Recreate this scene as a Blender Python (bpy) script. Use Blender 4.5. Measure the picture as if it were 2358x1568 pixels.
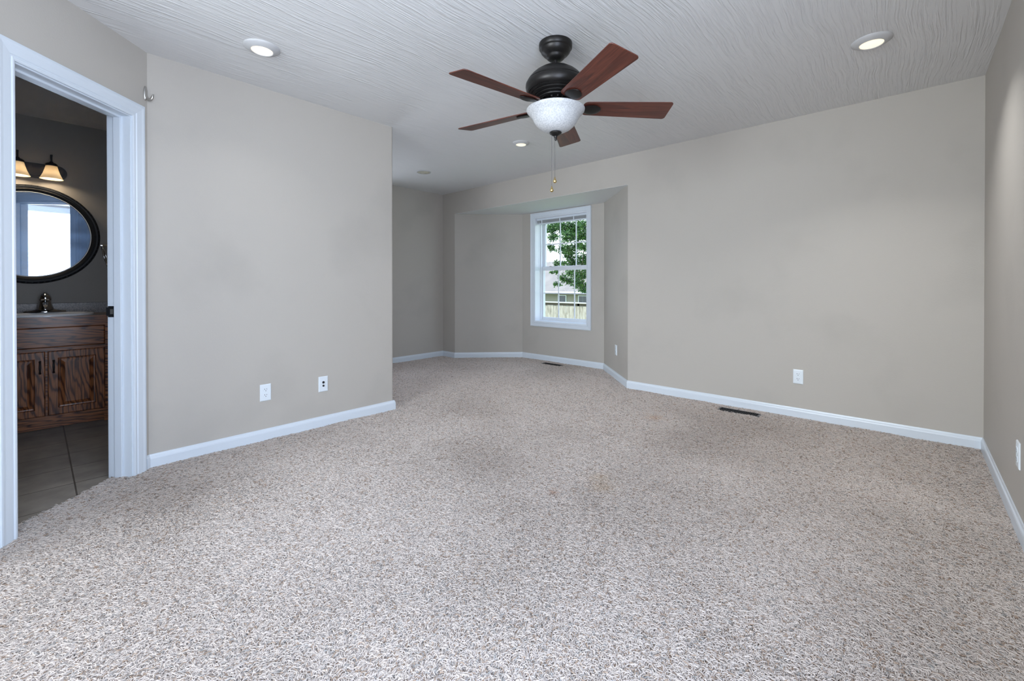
import bpy, bmesh, math, random
import numpy as np
from mathutils import Vector, Matrix

random.seed(7)
rng = np.random.default_rng(11)
for o in list(bpy.data.objects):
    bpy.data.objects.remove(o)
SC = bpy.context.scene
COL = SC.collection
R = math.radians
# ------------------------------------------------------------------ camera
F_PX, CX, CY, IW, IH = 1003.85, 1192.44, 660.98, 2358.0, 1568.0
cam = bpy.data.cameras.new('camera')
cam.sensor_fit = 'HORIZONTAL'
cam.sensor_width = 36.0
cam.lens = 36.0 * F_PX / IW
cam.shift_x = (IW / 2 - CX) / IW
cam.shift_y = -(IH / 2 - CY) / IW
cam.clip_start = 0.02
camo = bpy.data.objects.new('camera', cam)
COL.objects.link(camo)
CAM_H = 1.07875
camo.location = (0, 0, CAM_H)
camo.rotation_euler = (R(90) - 0.00543, 0.0004, 0.73468)
SC.camera = camo
# ------------------------------------------------------------------ view + world + sun + area lamps at the windows
SC.view_settings.view_transform = 'Standard'
SC.view_settings.look = 'None'
SC.view_settings.gamma = 1.0
SC.view_settings.use_curve_mapping = False
SC.view_settings.exposure = 0.0
SC.cycles.use_denoising = True
SC.cycles.max_bounces = 10
SC.cycles.diffuse_bounces = 6
SC.cycles.glossy_bounces = 4
SC.cycles.transparent_max_bounces = 12
SC.cycles.caustics_reflective = False
SC.cycles.caustics_refractive = False
SC.cycles.sample_clamp_indirect = 6.0

w = bpy.data.worlds.new('world')
SC.world = w
w.use_nodes = True
wn = w.node_tree.nodes
wl = w.node_tree.links
bg = wn['Background']
tc = wn.new('ShaderNodeTexCoord')
sx = wn.new('ShaderNodeSeparateXYZ')
rp = wn.new('ShaderNodeValToRGB')
rp.color_ramp.elements[0].position = 0.0
rp.color_ramp.elements[0].color = (0.82, 0.92, 1.0, 1)
rp.color_ramp.elements[1].position = 0.7
rp.color_ramp.elements[1].color = (0.45, 0.68, 1.0, 1)
wl.new(tc.outputs['Generated'], sx.inputs[0])
wl.new(sx.outputs['Z'], rp.inputs[0])
wl.new(rp.outputs[0], bg.inputs[0])
bg.inputs[1].default_value = 3.2

sun = bpy.data.lights.new('sun', 'SUN')
sun.energy = 5.0
sun.angle = R(0.6)
sun.color = (1.0, 0.95, 0.86)
suno = bpy.data.objects.new('sun', sun)
COL.objects.link(suno)
suno.rotation_euler = Vector((-0.25, -0.50, 0.80)).to_track_quat('Z', 'Y').to_euler()


def area(name, loc, direction, sx_, sy_, power, color):
    l = bpy.data.lights.new(name, 'AREA')
    l.shape = 'RECTANGLE'
    l.size, l.size_y = sx_, sy_
    l.energy = power
    l.color = color
    o = bpy.data.objects.new(name, l)
    COL.objects.link(o)
    o.location = loc
    o.rotation_euler = (-Vector(direction)).to_track_quat('Z', 'Y').to_euler()
    return o


# room dimensions (metres)
H = 2.44
XC, XD, XE, YB, YC = -3.3346, 0.3515, -5.28, 4.148, 2.081
YG, X1, X2, ZS = 4.8548, -4.9995, -2.1996, 2.122
GB = YG - YB
AX, AY = -3.3346, 0.4449           # corner where the door wall meets the long left wall
Q = math.sqrt(0.5)
YR = -3.40                         # rear wall, behind the camera
YR_B = -1.30                      # far wall of the bathroom, out of view
S_END = 1.10                       # length of the door wall
EX, EY = AX + S_END * Q, AY - S_END * Q
DW = (-0.80, 0.95, 0.22, 2.34)     # big window in the right wall beside the camera: y0,y1,z0,z1
RW = (-2.35, -0.05, 0.35, 2.15)    # window added in the rear wall for fill light: x0,x1,z0,z1
area('daylight_side', (XD + 0.17, (DW[0] + DW[1]) / 2, (DW[2] + DW[3]) / 2), (-1, 0, 0), 1.70, 2.05, 78, (0.64, 0.76, 1.0))
AW = (2.22, 2.80, 0.45, 2.15)       # made-up window in the alcove end wall to light the alcove, hidden behind the corner: y0,y1,z0,z1
area('fill_alcove', (XE - 0.17, (AW[0] + AW[1]) / 2, (AW[2] + AW[3]) / 2), (1, 0, 0), 0.52, 1.64, 9, (0.76, 0.80, 1.0))  # added fill lamp brightening the alcove, no known source there
area('fill_rear', ((RW[0] + RW[1]) / 2, YR - 0.17, (RW[2] + RW[3]) / 2), (0, 1, 0), 2.25, 1.75, 214, (0.845, 0.93, 1.0))  # added fill lamp giving the back wall frontal light


# ------------------------------------------------------------------ materials
def newmat(name):
    m = bpy.data.materials.new(name)
    m.use_nodes = True
    return m, m.node_tree.nodes, m.node_tree.links, m.node_tree.nodes['Principled BSDF']


def mat(name, col, rough=0.5, metal=0.0, bump=None, spec=0.5, coat=0.0, mottle=None):
    m, n, l, b = newmat(name)
    b.inputs['Base Color'].default_value = (*col, 1)
    b.inputs['Roughness'].default_value = rough
    b.inputs['Metallic'].default_value = metal
    b.inputs['Specular IOR Level'].default_value = spec
    b.inputs['Coat Weight'].default_value = coat
    b.inputs['Coat Roughness'].default_value = 0.15
    if bump or mottle:
        t = n.new('ShaderNodeTexCoord')
    if mottle:                      # (scale, second colour, low, high)
        nz = n.new('ShaderNodeTexNoise')
        nz.inputs['Scale'].default_value = mottle[0]
        nz.inputs['Detail'].default_value = 4
        l.new(t.outputs['Object'], nz.inputs['Vector'])
        r = n.new('ShaderNodeValToRGB')
        r.color_ramp.elements[0].position = mottle[2]
        r.color_ramp.elements[0].color = (*mottle[1], 1)
        r.color_ramp.elements[1].position = mottle[3]
        r.color_ramp.elements[1].color = (*col, 1)
        l.new(nz.outputs[0], r.inputs[0])
        l.new(r.outputs[0], b.inputs['Base Color'])
    if bump:                        # (scale, distance, strength)
        nz = n.new('ShaderNodeTexNoise')
        nz.inputs['Scale'].default_value = bump[0]
        nz.inputs['Detail'].default_value = 3
        l.new(t.outputs['Object'], nz.inputs['Vector'])
        bp = n.new('ShaderNodeBump')
        bp.inputs['Distance'].default_value = bump[1]
        bp.inputs['Strength'].default_value = bump[2]
        l.new(nz.outputs[0], bp.inputs['Height'])
        l.new(bp.outputs[0], b.inputs['Normal'])
    return m


def emit(name, col, strength):
    m, n, l, b = newmat(name)
    b.inputs['Base Color'].default_value = (0.8, 0.8, 0.8, 1)
    b.inputs['Emission Color'].default_value = (*col, 1)
    b.inputs['Emission Strength'].default_value = strength
    return m


def wood(name, dark, mid, light, axis, scale=1.0, rough=0.35, stretch=14.0, coat=0.3, contrast=(0.3, 0.52, 0.72)):
    """Long-grained wood, the grain running along the object's local axis (0, 1 or 2)."""
    m, n, l, b = newmat(name)
    t = n.new('ShaderNodeTexCoord')
    mp = n.new('ShaderNodeMapping')
    s = [stretch * scale] * 3
    s[axis] = 1.0 * scale
    mp.inputs['Scale'].default_value = s
    l.new(t.outputs['Object'], mp.inputs['Vector'])
    a = n.new('ShaderNodeTexNoise')
    a.inputs['Scale'].default_value = 2.2
    a.inputs['Detail'].default_value = 6
    a.inputs['Distortion'].default_value = 1.6
    l.new(mp.outputs[0], a.inputs['Vector'])
    r = n.new('ShaderNodeValToRGB')
    e = r.color_ramp.elements
    e[0].position, e[0].color = contrast[0], (*dark, 1)
    e[1].position, e[1].color = contrast[2], (*light, 1)
    x = r.color_ramp.elements.new(contrast[1])
    x.color = (*mid, 1)
    l.new(a.outputs[0], r.inputs[0])
    l.new(r.outputs[0], b.inputs['Base Color'])
    b.inputs['Roughness'].default_value = rough
    b.inputs['Coat Weight'].default_value = coat
    b.inputs['Coat Roughness'].default_value = 0.2
    return m


def paint(name, col, stain=(0.93, 0.93, 0.93)):
    """Wall paint: faint orange-peel relief and a little uneven wear."""
    m, n, l, b = newmat(name)
    t = n.new('ShaderNodeTexCoord')
    nz = n.new('ShaderNodeTexNoise')
    nz.inputs['Scale'].default_value = 1.7
    nz.inputs['Detail'].default_value = 5
    l.new(t.outputs['Object'], nz.inputs['Vector'])
    r = n.new('ShaderNodeValToRGB')
    r.color_ramp.elements[0].position = 0.28
    r.color_ramp.elements[0].color = (*[c * s for c, s in zip(col, stain)], 1)
    r.color_ramp.elements[1].position = 0.46
    r.color_ramp.elements[1].color = (*col, 1)
    l.new(nz.outputs[0], r.inputs[0])
    l.new(r.outputs[0], b.inputs['Base Color'])
    b.inputs['Roughness'].default_value = 0.6
    b.inputs['Specular IOR Level'].default_value = 0.3
    f = n.new('ShaderNodeTexNoise')
    f.inputs['Scale'].default_value = 130
    f.inputs['Detail'].default_value = 2
    l.new(t.outputs['Object'], f.inputs['Vector'])
    bp = n.new('ShaderNodeBump')
    bp.inputs['Distance'].default_value = 0.0012
    bp.inputs['Strength'].default_value = 0.35
    l.new(f.outputs[0], bp.inputs['Height'])
    l.new(bp.outputs[0], b.inputs['Normal'])
    return m


def ceiling_mat():
    """White ceiling combed with a brush: long wavering ridges running along Y."""
    m, n, l, b = newmat('combed_ceiling')
    b.inputs['Base Color'].default_value = (0.72, 0.72, 0.72, 1)
    b.inputs['Roughness'].default_value = 0.55
    t = n.new('ShaderNodeTexCoord')
    wv = n.new('ShaderNodeTexNoise')            # slow waver of the strokes
    wv.inputs['Scale'].default_value = 1.6
    wv.inputs['Detail'].default_value = 2
    l.new(t.outputs['Object'], wv.inputs['Vector'])
    sub = n.new('ShaderNodeVectorMath')
    sub.operation = 'SUBTRACT'
    sub.inputs[1].default_value = (0.5, 0.5, 0.5)
    l.new(wv.outputs['Color'], sub.inputs[0])
    sc = n.new('ShaderNodeVectorMath')
    sc.operation = 'MULTIPLY'
    sc.inputs[1].default_value = (0.085, 0.08, 0)
    l.new(sub.outputs[0], sc.inputs[0])
    ad = n.new('ShaderNodeVectorMath')
    ad.operation = 'ADD'
    l.new(t.outputs['Object'], ad.inputs[0])
    l.new(sc.outputs[0], ad.inputs[1])
    mp = n.new('ShaderNodeMapping')
    mp.inputs['Scale'].default_value = (74, 3.0, 1)
    l.new(ad.outputs[0], mp.inputs['Vector'])
    a = n.new('ShaderNodeTexNoise')
    a.inputs['Scale'].default_value = 1.0
    a.inputs['Detail'].default_value = 2.5
    a.inputs['Roughness'].default_value = 0.6
    a.inputs['Distortion'].default_value = 0.35
    l.new(mp.outputs[0], a.inputs['Vector'])
    rmp = n.new('ShaderNodeMapRange')
    rmp.inputs[1].default_value, rmp.inputs[2].default_value = 0.45, 0.72
    l.new(a.outputs[0], rmp.inputs[0])
    pat = n.new('ShaderNodeTexNoise')           # where the brush pressed harder
    pat.inputs['Scale'].default_value = 1.9
    l.new(t.outputs['Object'], pat.inputs['Vector'])
    pm = n.new('ShaderNodeMapRange')
    pm.inputs[1].default_value, pm.inputs[2].default_value = 0.35, 0.6
    pm.inputs[3].default_value, pm.inputs[4].default_value = 0.6, 1.0
    l.new(pat.outputs[0], pm.inputs[0])
    mul = n.new('ShaderNodeMath')
    mul.operation = 'MULTIPLY'
    l.new(rmp.outputs[0], mul.inputs[0])
    l.new(pm.outputs[0], mul.inputs[1])
    bp = n.new('ShaderNodeBump')
    bp.inputs['Distance'].default_value = 0.0055
    bp.inputs['Strength'].default_value = 0.62
    l.new(mul.outputs[0], bp.inputs['Height'])
    l.new(bp.outputs[0], b.inputs['Normal'])
    return m


def glass_mat(name, tint=(1, 1, 1), refl=0.001):
    m, n, l, b = newmat(name)
    n.remove(b)
    out = n['Material Output']
    tr = n.new('ShaderNodeBsdfTransparent')
    tr.inputs[0].default_value = (*tint, 1)
    gl = n.new('ShaderNodeBsdfGlossy')
    gl.inputs['Roughness'].default_value = 0.02
    mx = n.new('ShaderNodeMixShader')
    mx.inputs[0].default_value = refl
    l.new(tr.outputs[0], mx.inputs[1])
    l.new(gl.outputs[0], mx.inputs[2])
    l.new(mx.outputs[0], out.inputs[0])
    return m


def tile_mat():
    m, n, l, b = newmat('floor_tile')
    t = n.new('ShaderNodeTexCoord')
    mp = n.new('ShaderNodeMapping')
    mp.inputs['Location'].default_value = (3.08 + 0.0025, -0.142 + 0.0025, 0)
    l.new(t.outputs['Object'], mp.inputs['Vector'])
    br = n.new('ShaderNodeTexBrick')
    br.offset = 0.0
    br.inputs['Scale'].default_value = 1.0
    br.inputs['Brick Width'].default_value = 0.31
    br.inputs['Row Height'].default_value = 0.31
    br.inputs['Mortar Size'].default_value = 0.0035
    br.inputs['Color1'].default_value = (0.30, 0.265, 0.225, 1)
    br.inputs['Color2'].default_value = (0.27, 0.24, 0.205, 1)
    br.inputs['Mortar'].default_value = (0.10, 0.085, 0.07, 1)
    l.new(mp.outputs[0], br.inputs['Vector'])
    nz = n.new('ShaderNodeTexNoise')
    nz.inputs['Scale'].default_value = 9
    nz.inputs['Detail'].default_value = 6
    l.new(t.outputs['Object'], nz.inputs['Vector'])
    mx = n.new('ShaderNodeMix')
    mx.data_type = 'RGBA'
    mx.blend_type = 'OVERLAY'
    mx.inputs[0].default_value = 0.5
    l.new(br.outputs['Color'], mx.inputs[6])
    l.new(nz.outputs[0], mx.inputs[7])
    l.new(mx.outputs[2], b.inputs['Base Color'])
    b.inputs['Roughness'].default_value = 0.45
    bp = n.new('ShaderNodeBump')
    bp.inputs['Distance'].default_value = 0.002
    bp.invert = True
    l.new(br.outputs['Fac'], bp.inputs['Height'])
    l.new(bp.outputs[0], b.inputs['Normal'])
    return m


WALL = (0.470, 0.437, 0.394)
M_wall = paint('wall_paint', WALL)
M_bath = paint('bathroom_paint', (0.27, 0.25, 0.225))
M_ceil = ceiling_mat()
M_soffit = mat('soffit_paint', (0.76, 0.77, 0.77), 0.6, bump=(90, 0.002, 0.4))
M_white = mat('trim_white', (0.65, 0.70, 0.755), 0.32, bump=(60, 0.0004, 0.2))
M_vinyl = mat('window_vinyl', (0.72, 0.745, 0.79), 0.35, bump=(40, 0.0003, 0.1))
M_plate = mat('plate_white', (0.74, 0.79, 0.83), 0.25, bump=(40, 0.0001, 0.1))
M_slot = mat('slot_dark', (0.02, 0.02, 0.022), 0.5, bump=(200, 0.0001, 0.1))
M_glass = glass_mat('window_glass')
M_tile = tile_mat()
M_sub = mat('subfloor', (0.30, 0.26, 0.22), 0.9, bump=(20, 0.001, 0.2))
M_backing = mat('carpet_backing', (0.45, 0.40, 0.36), 1.0, bump=(300, 0.003, 0.6))
M_bronze = mat('dark_bronze', (0.022, 0.020, 0.019), 0.38, metal=0.6, bump=(250, 0.0002, 0.15))
M_black = mat('black_metal', (0.012, 0.012, 0.014), 0.4, metal=0.3, bump=(120, 0.0003, 0.2))
M_brass = mat('brass', (0.72, 0.55, 0.24), 0.22, metal=1.0, bump=(80, 0.0001, 0.1))
M_chain = mat('chain_metal', (0.13, 0.12, 0.115), 0.45, metal=0.8, bump=(700, 0.0004, 0.6))
M_nickel = mat('brushed_nickel', (0.52, 0.51, 0.49), 0.28, metal=1.0, bump=(150, 0.0002, 0.2))
M_chrome = mat('chrome', (0.75, 0.76, 0.78), 0.07, metal=1.0, bump=(20, 0.0001, 0.05))
M_bowl = mat('alabaster_glass', (0.60, 0.605, 0.61), 0.45, spec=0.35, coat=0.08, mottle=(140, (0.44, 0.45, 0.465), 0.36, 0.60))
M_blade = wood('blade_wood', (0.045, 0.012, 0.008), (0.10, 0.026, 0.016), (0.16, 0.045, 0.026), 0, scale=1.6, rough=0.38, coat=0.15)
def oak(name, axis):
    """Stained oak: cathedral figure from distorted rings, fine dark pores along the grain."""
    m, n, l, b = newmat(name)
    t = n.new('ShaderNodeTexCoord')
    mp = n.new('ShaderNodeMapping')
    sc = [9.0] * 3
    sc[axis] = 1.5
    mp.inputs['Scale'].default_value = sc
    l.new(t.outputs['Object'], mp.inputs['Vector'])
    a = n.new('ShaderNodeTexWave')
    a.wave_type = 'BANDS'
    a.bands_direction = 'DIAGONAL'
    a.inputs['Scale'].default_value = 2.3
    a.inputs['Distortion'].default_value = 13.0
    a.inputs['Detail'].default_value = 2.5
    a.inputs['Detail Scale'].default_value = 0.8
    l.new(mp.outputs[0], a.inputs['Vector'])
    r = n.new('ShaderNodeValToRGB')
    e = r.color_ramp.elements
    e[0].position, e[0].color = 0.05, (0.075, 0.023, 0.010, 1)
    e[1].position, e[1].color = 0.75, (0.29, 0.105, 0.038, 1)
    x = r.color_ramp.elements.new(0.28)
    x.color = (0.20, 0.068, 0.024, 1)
    l.new(a.outputs['Fac'], r.inputs[0])
    m2 = n.new('ShaderNodeMapping')
    sc = [130.0] * 3
    sc[axis] = 5.0
    m2.inputs['Scale'].default_value = sc
    l.new(t.outputs['Object'], m2.inputs['Vector'])
    p = n.new('ShaderNodeTexNoise')
    p.inputs['Scale'].default_value = 1.0
    p.inputs['Detail'].default_value = 2
    l.new(m2.outputs[0], p.inputs['Vector'])
    pr = n.new('ShaderNodeMapRange')
    pr.inputs[1].default_value, pr.inputs[2].default_value = 0.36, 0.52
    pr.inputs[3].default_value, pr.inputs[4].default_value = 0.45, 1.0
    l.new(p.outputs[0], pr.inputs[0])
    mx = n.new('ShaderNodeMix')
    mx.data_type = 'RGBA'
    mx.blend_type = 'MULTIPLY'
    mx.inputs[0].default_value = 1.0
    l.new(r.outputs[0], mx.inputs[6])
    l.new(pr.outputs[0], mx.inputs[7])
    l.new(mx.outputs[2], b.inputs['Base Color'])
    b.inputs['Roughness'].default_value = 0.32
    b.inputs['Coat Weight'].default_value = 0.12
    b.inputs['Specular IOR Level'].default_value = 0.3
    b.inputs['Coat Roughness'].default_value = 0.15
    return m


M_oakv = oak('oak_upright_grain', 2)
M_oakh = oak('oak_level_grain', 1)
M_counter = mat('granite_laminate', (0.22, 0.185, 0.165), 0.35, mottle=(130, (0.07, 0.058, 0.052), 0.38, 0.62))
M_ring = mat('light_trim', (0.52, 0.52, 0.525), 0.5, bump=(60, 0.0002, 0.1))
M_china = mat('white_china', (0.88, 0.88, 0.88), 0.12, coat=0.5, bump=(10, 0.0001, 0.05))

def mirror_mat():
    """Silvered glass with a dusty film whose blue tint imitates glare."""
    m, n, l, b = newmat('mirror_silver')
    b.inputs['Base Color'].default_value = (0.80, 0.86, 0.93, 1)
    b.inputs['Metallic'].default_value = 1.0
    b.inputs['Roughness'].default_value = 0.012
    d = n.new('ShaderNodeBsdfGlossy')
    d.inputs['Color'].default_value = (0.45, 0.66, 1.0, 1)  # bluish glare on the dusty glass, put into the lobe's tint
    d.inputs['Roughness'].default_value = 0.42
    t = n.new('ShaderNodeTexCoord')
    mp = n.new('ShaderNodeMapping')
    mp.inputs['Rotation'].default_value = (0.35, 0, 0)
    mp.inputs['Scale'].default_value = (1, 3, 16)
    l.new(t.outputs['Object'], mp.inputs['Vector'])
    nz = n.new('ShaderNodeTexNoise')
    nz.inputs['Scale'].default_value = 1.3
    nz.inputs['Detail'].default_value = 3
    l.new(mp.outputs[0], nz.inputs['Vector'])
    mr = n.new('ShaderNodeMapRange')
    mr.inputs[1].default_value, mr.inputs[2].default_value = 0.3, 0.7
    mr.inputs[3].default_value, mr.inputs[4].default_value = 0.14, 0.26
    l.new(nz.outputs[0], mr.inputs[0])
    mx = n.new('ShaderNodeMixShader')
    l.new(mr.outputs[0], mx.inputs[0])
    l.new(b.outputs[0], mx.inputs[1])
    l.new(d.outputs[0], mx.inputs[2])
    l.new(mx.outputs[0], n['Material Output'].inputs[0])
    return m


M_mirror = mirror_mat()
M_edge_hilite = mat('bevel_highlight', (0.75, 0.80, 0.85), 0.15, bump=(30, 0.0001, 0.1))  # pale colour carries the bright highlight along the bevel
M_mframe = mat('black_lacquer', (0.010, 0.012, 0.015), 0.5, spec=0.25, bump=(60, 0.0003, 0.2))
M_lens = emit('lit_lens', (1.0, 0.84, 0.55), 1.0)
M_lens_off = mat('unlit_lens', (0.55, 0.52, 0.42), 0.4, mottle=(25, (0.42, 0.40, 0.31), 0.35, 0.6))

def shade_mat():
    """Cream glass that lets a little of the bulb's light through."""
    m, n, l, b = newmat('cream_glass')
    b.inputs['Base Color'].default_value = (0.75, 0.66, 0.52, 1)
    b.inputs['Roughness'].default_value = 0.3
    tl = n.new('ShaderNodeBsdfTranslucent')
    t = n.new('ShaderNodeTexCoord')
    nz = n.new('ShaderNodeTexNoise')
    nz.inputs['Scale'].default_value = 18
    nz.inputs['Detail'].default_value = 3
    l.new(t.outputs['Object'], nz.inputs['Vector'])
    r = n.new('ShaderNodeValToRGB')
    r.color_ramp.elements[0].position, r.color_ramp.elements[0].color = 0.3, (0.93, 0.85, 0.70, 1)
    r.color_ramp.elements[1].position, r.color_ramp.elements[1].color = 0.65, (1.0, 0.96, 0.86, 1)
    l.new(nz.outputs[0], r.inputs[0])
    l.new(r.outputs[0], tl.inputs[0])
    mx = n.new('ShaderNodeMixShader')
    mx.inputs[0].default_value = 0.55
    l.new(b.outputs[0], mx.inputs[1])
    l.new(tl.outputs[0], mx.inputs[2])
    l.new(mx.outputs[0], n['Material Output'].inputs[0])
    return m


M_shade = shade_mat()


# ------------------------------------------------------------------ mesh builder
class MB:
    def __init__(s):
        s.v, s.f = [], []

    def add(s, vs, fs):
        b = len(s.v)
        s.v += [tuple(v) for v in vs]
        s.f += [tuple(i + b for i in f) for f in fs]
        return s

    def box(s, lo, hi, M=None):
        (a, b, c), (d, e, f) = lo, hi
        vs = [(a, b, c), (d, b, c), (d, e, c), (a, e, c), (a, b, f), (d, b, f), (d, e, f), (a, e, f)]
        if M is not None:
            vs = [M(*v) if callable(M) else M @ Vector(v) for v in vs]
        return s.add(vs, [(0, 3, 2, 1), (4, 5, 6, 7), (0, 1, 5, 4), (1, 2, 6, 5), (2, 3, 7, 6), (3, 0, 4, 7)])

    def prism(s, poly, z0, z1, M=None):
        n = len(poly)
        vs = [(x, y, z0) for x, y in poly] + [(x, y, z1) for x, y in poly]
        if M is not None:
            vs = [M(*v) if callable(M) else M @ Vector(v) for v in vs]
        fs = [tuple(range(n - 1, -1, -1)), tuple(range(n, 2 * n))]
        fs += [(i, (i + 1) % n, n + (i + 1) % n, n + i) for i in range(n)]
        return s.add(vs, fs)

    def lathe(s, prof, seg=48, c=(0, 0, 0), sx=1.0, sy=1.0, M=None):
        vs, fs = [], []
        n = len(prof)
        for i in range(seg):
            a = 2 * math.pi * i / seg
            for r, z in prof:
                vs.append((c[0] + r * sx * math.cos(a), c[1] + r * sy * math.sin(a), c[2] + z))
        for i in range(seg):
            j = (i + 1) % seg
            for k in range(n - 1):
                fs.append((i * n + k, j * n + k, j * n + k + 1, i * n + k + 1))
        if M is not None:
            vs = [M @ Vector(v) for v in vs]
        return s.add(vs, fs)

    def tube(s, pts, rad, seg=10):
        pts = [Vector(p) for p in pts]
        n = len(pts)
        rs = rad if isinstance(rad, (list, tuple)) else [rad] * n
        vs, fs = [], []
        up = Vector((0.13, 0.31, 0.94))
        for i, p in enumerate(pts):
            d = (pts[min(i + 1, n - 1)] - pts[max(i - 1, 0)]).normalized()
            a = d.cross(up)
            if a.length < 1e-4:
                a = d.cross(Vector((1, 0, 0)))
            a.normalize()
            b = d.cross(a)
            for k in range(seg):
                t = 2 * math.pi * k / seg
                vs.append(p + a * (rs[i] * math.cos(t)) + b * (rs[i] * math.sin(t)))
        for i in range(n - 1):
            for k in range(seg):
                k2 = (k + 1) % seg
                fs.append((i * seg + k, i * seg + k2, (i + 1) * seg + k2, (i + 1) * seg + k))
        fs.append(tuple(range(seg - 1, -1, -1)))
        fs.append(tuple((n - 1) * seg + k for k in range(seg)))
        return s.add(vs, fs)

    def rings(s, rings, cap=True, closed=True):
        """Skin a list of equal-length vertex rings."""
        n = len(rings[0])
        vs = [v for r in rings for v in r]
        fs = []
        for i in range(len(rings) - 1):
            for k in range(n if closed else n - 1):
                k2 = (k + 1) % n
                fs.append((i * n + k, i * n + k2, (i + 1) * n + k2, (i + 1) * n + k))
        if cap:
            fs.append(tuple(range(n - 1, -1, -1)))
            fs.append(tuple((len(rings) - 1) * n + k for k in range(n)))
        return s.add(vs, fs)

    def build(s, name, m, parent=None, smooth=None, bevel=None, local=False):
        me = bpy.data.meshes.new(name)
        off = Vector((0, 0, 0))
        if parent is not None and not local:
            off = WORLD[parent.name]
        me.from_pydata([Vector(v) - off for v in s.v], [], s.f)
        bm = bmesh.new()
        bm.from_mesh(me)
        bmesh.ops.remove_doubles(bm, verts=bm.verts, dist=1e-6)
        bmesh.ops.recalc_face_normals(bm, faces=bm.faces)
        bm.to_mesh(me)
        bm.free()
        me.materials.append(m)
        o = bpy.data.objects.new(name, me)
        COL.objects.link(o)
        WORLD[o.name] = off
        if parent is not None:
            o.parent = parent
        if smooth is not None:
            for p in me.polygons:
                p.use_smooth = True
            md = o.modifiers.new('split', 'EDGE_SPLIT')
            md.split_angle = R(smooth)
        if bevel:
            md = o.modifiers.new('soft', 'BEVEL')
            md.width = bevel
            md.segments = 2
            md.limit_method = 'ANGLE'
        return o


WORLD = {}


def thing(name, label, cat, loc, group=None, rot=None):
    o = bpy.data.objects.new(name, None)
    COL.objects.link(o)
    o.empty_display_size = 0.1
    o.location = loc
    if rot is not None:
        o.rotation_euler = rot
    WORLD[o.name] = Vector(loc)
    return tag(o, label, cat, group)


def tag(o, label, cat, group=None, kind=None):
    o['label'] = label
    o['category'] = cat
    if group:
        o['group'] = group
    if kind:
        o['kind'] = kind
    return o


def struct(o, label, cat):
    return tag(o, label, cat, kind='structure')


def copy_tree(o, parent=None):
    c = o.copy()
    COL.objects.link(c)
    if parent is not None:
        c.parent = parent
    for ch in list(o.children):
        copy_tree(ch, c)
    return c


# ------------------------------------------------------------------ room shell
def wall(name, p0, p1, n, label, t=0.12, openings=(), z0=-0.06, z1=H + 0.02, e0=0.0, e1=0.0, m=None):
    """A wall from p0 to p1 whose inner face is on that line and whose body lies on the -n side."""
    p0, p1 = Vector((*p0, 0)), Vector((*p1, 0))
    L = (p1 - p0).length
    u = (p1 - p0) / L
    n = Vector((*n, 0)).normalized()
    ss = sorted({-e0, L + e1, *[x for o in openings for x in o[:2]]})
    zz = sorted({z0, z1, *[x for o in openings for x in o[2:]]})
    b = MB()
    f = lambda s, d, z: p0 + u * s - n * d + Vector((0, 0, z))
    for i in range(len(ss) - 1):
        for j in range(len(zz) - 1):
            cs, cz = (ss[i] + ss[i + 1]) / 2, (zz[j] + zz[j + 1]) / 2
            if any(o[0] < cs < o[1] and o[2] < cz < o[3] for o in openings):
                continue
            b.box((ss[i], 0, zz[j]), (ss[i + 1], t, zz[j + 1]), f)
    return struct(b.build(name, m or M_wall), label, 'wall')


def Am(s, off, z):
    """Door-wall frame: s along the wall from its far corner, off out of the wall into the bedroom."""
    return Vector((AX + s * Q + off * Q, AY - s * Q + off * Q, z))


DS0, DS1, DZ = 0.110, 0.720, 2.034       # door opening
WX0, WX1, WZ0, WZ1 = -4.06, -3.16, 0.545, 2.045   # bay window opening

# long left wall turning into the alcove, with a bull-nosed outer corner
r = 0.018
poly = [(XC, AY - 0.04)] + [(XC - r + r * math.cos(a), YC - r + r * math.sin(a)) for a in np.linspace(0, math.pi / 2, 6)]
poly += [(XE - 0.05, YC), (XE - 0.05, YC - 0.12), (XC - 0.12, YC - 0.12), (XC - 0.12, AY - 0.04)]
struct(MB().prism(poly, -0.06, H + 0.02).build('wall_left', M_wall), 'long beige wall with two white plates, left of the fan', 'wall')
wall('wall_door', (AX, AY), (EX, EY), (1, 1), 'angled beige wall around the white bathroom doorway', openings=[(DS0, DS1, -0.06, DZ)], e1=0.1)
wall('wall_entry', (EX, EY), (EX, YR), (1, 0), 'beige wall beside the bathroom doorway, behind the viewer', e1=0.1)
wall('wall_right', (XD, YR), (XD, YB), (-1, 0), 'beige wall at the far right with one outlet', openings=[(DW[0] - YR, DW[1] - YR, DW[2], DW[3])], e0=0.1, e1=0.12)
wall('wall_rear', (EX, YR), (XD, YR), (0, 1), 'beige wall behind the viewer with a wide window added for fill light', openings=[(RW[0] - EX, RW[1] - EX, RW[2], RW[3])], e0=0.1, e1=0.1)
wall('wall_back', (XE, YB), (XD, YB), (0, -1), 'broad beige wall behind the fan, opening into the window bay', openings=[(X1 - XE, X2 - XE, -0.06, ZS)], e0=0.12, e1=0.12)
wall('wall_alcove', (XE, YC - 0.2), (XE, YB), (1, 0), 'short beige end wall of the alcove past the corner', openings=[(AW[0] - YC + 0.2, AW[1] - YC + 0.2, AW[2], AW[3])], e0=0.0, e1=0.12)
wall('wall_bay_left', (X1, YB), (X1 + GB, YG), (1, -1), 'angled beige blank side of the window bay', z1=ZS + 0.1, e1=0.05)
wall('wall_bay_middle', (X1 + GB, YG), (X2 - GB, YG), (0, -1), 'beige wall of the bay holding the window', t=0.24,
     openings=[(WX0 - X1 - GB, WX1 - X1 - GB, WZ0, WZ1)], z1=ZS + 0.1, e0=0.1, e1=0.1)
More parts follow.
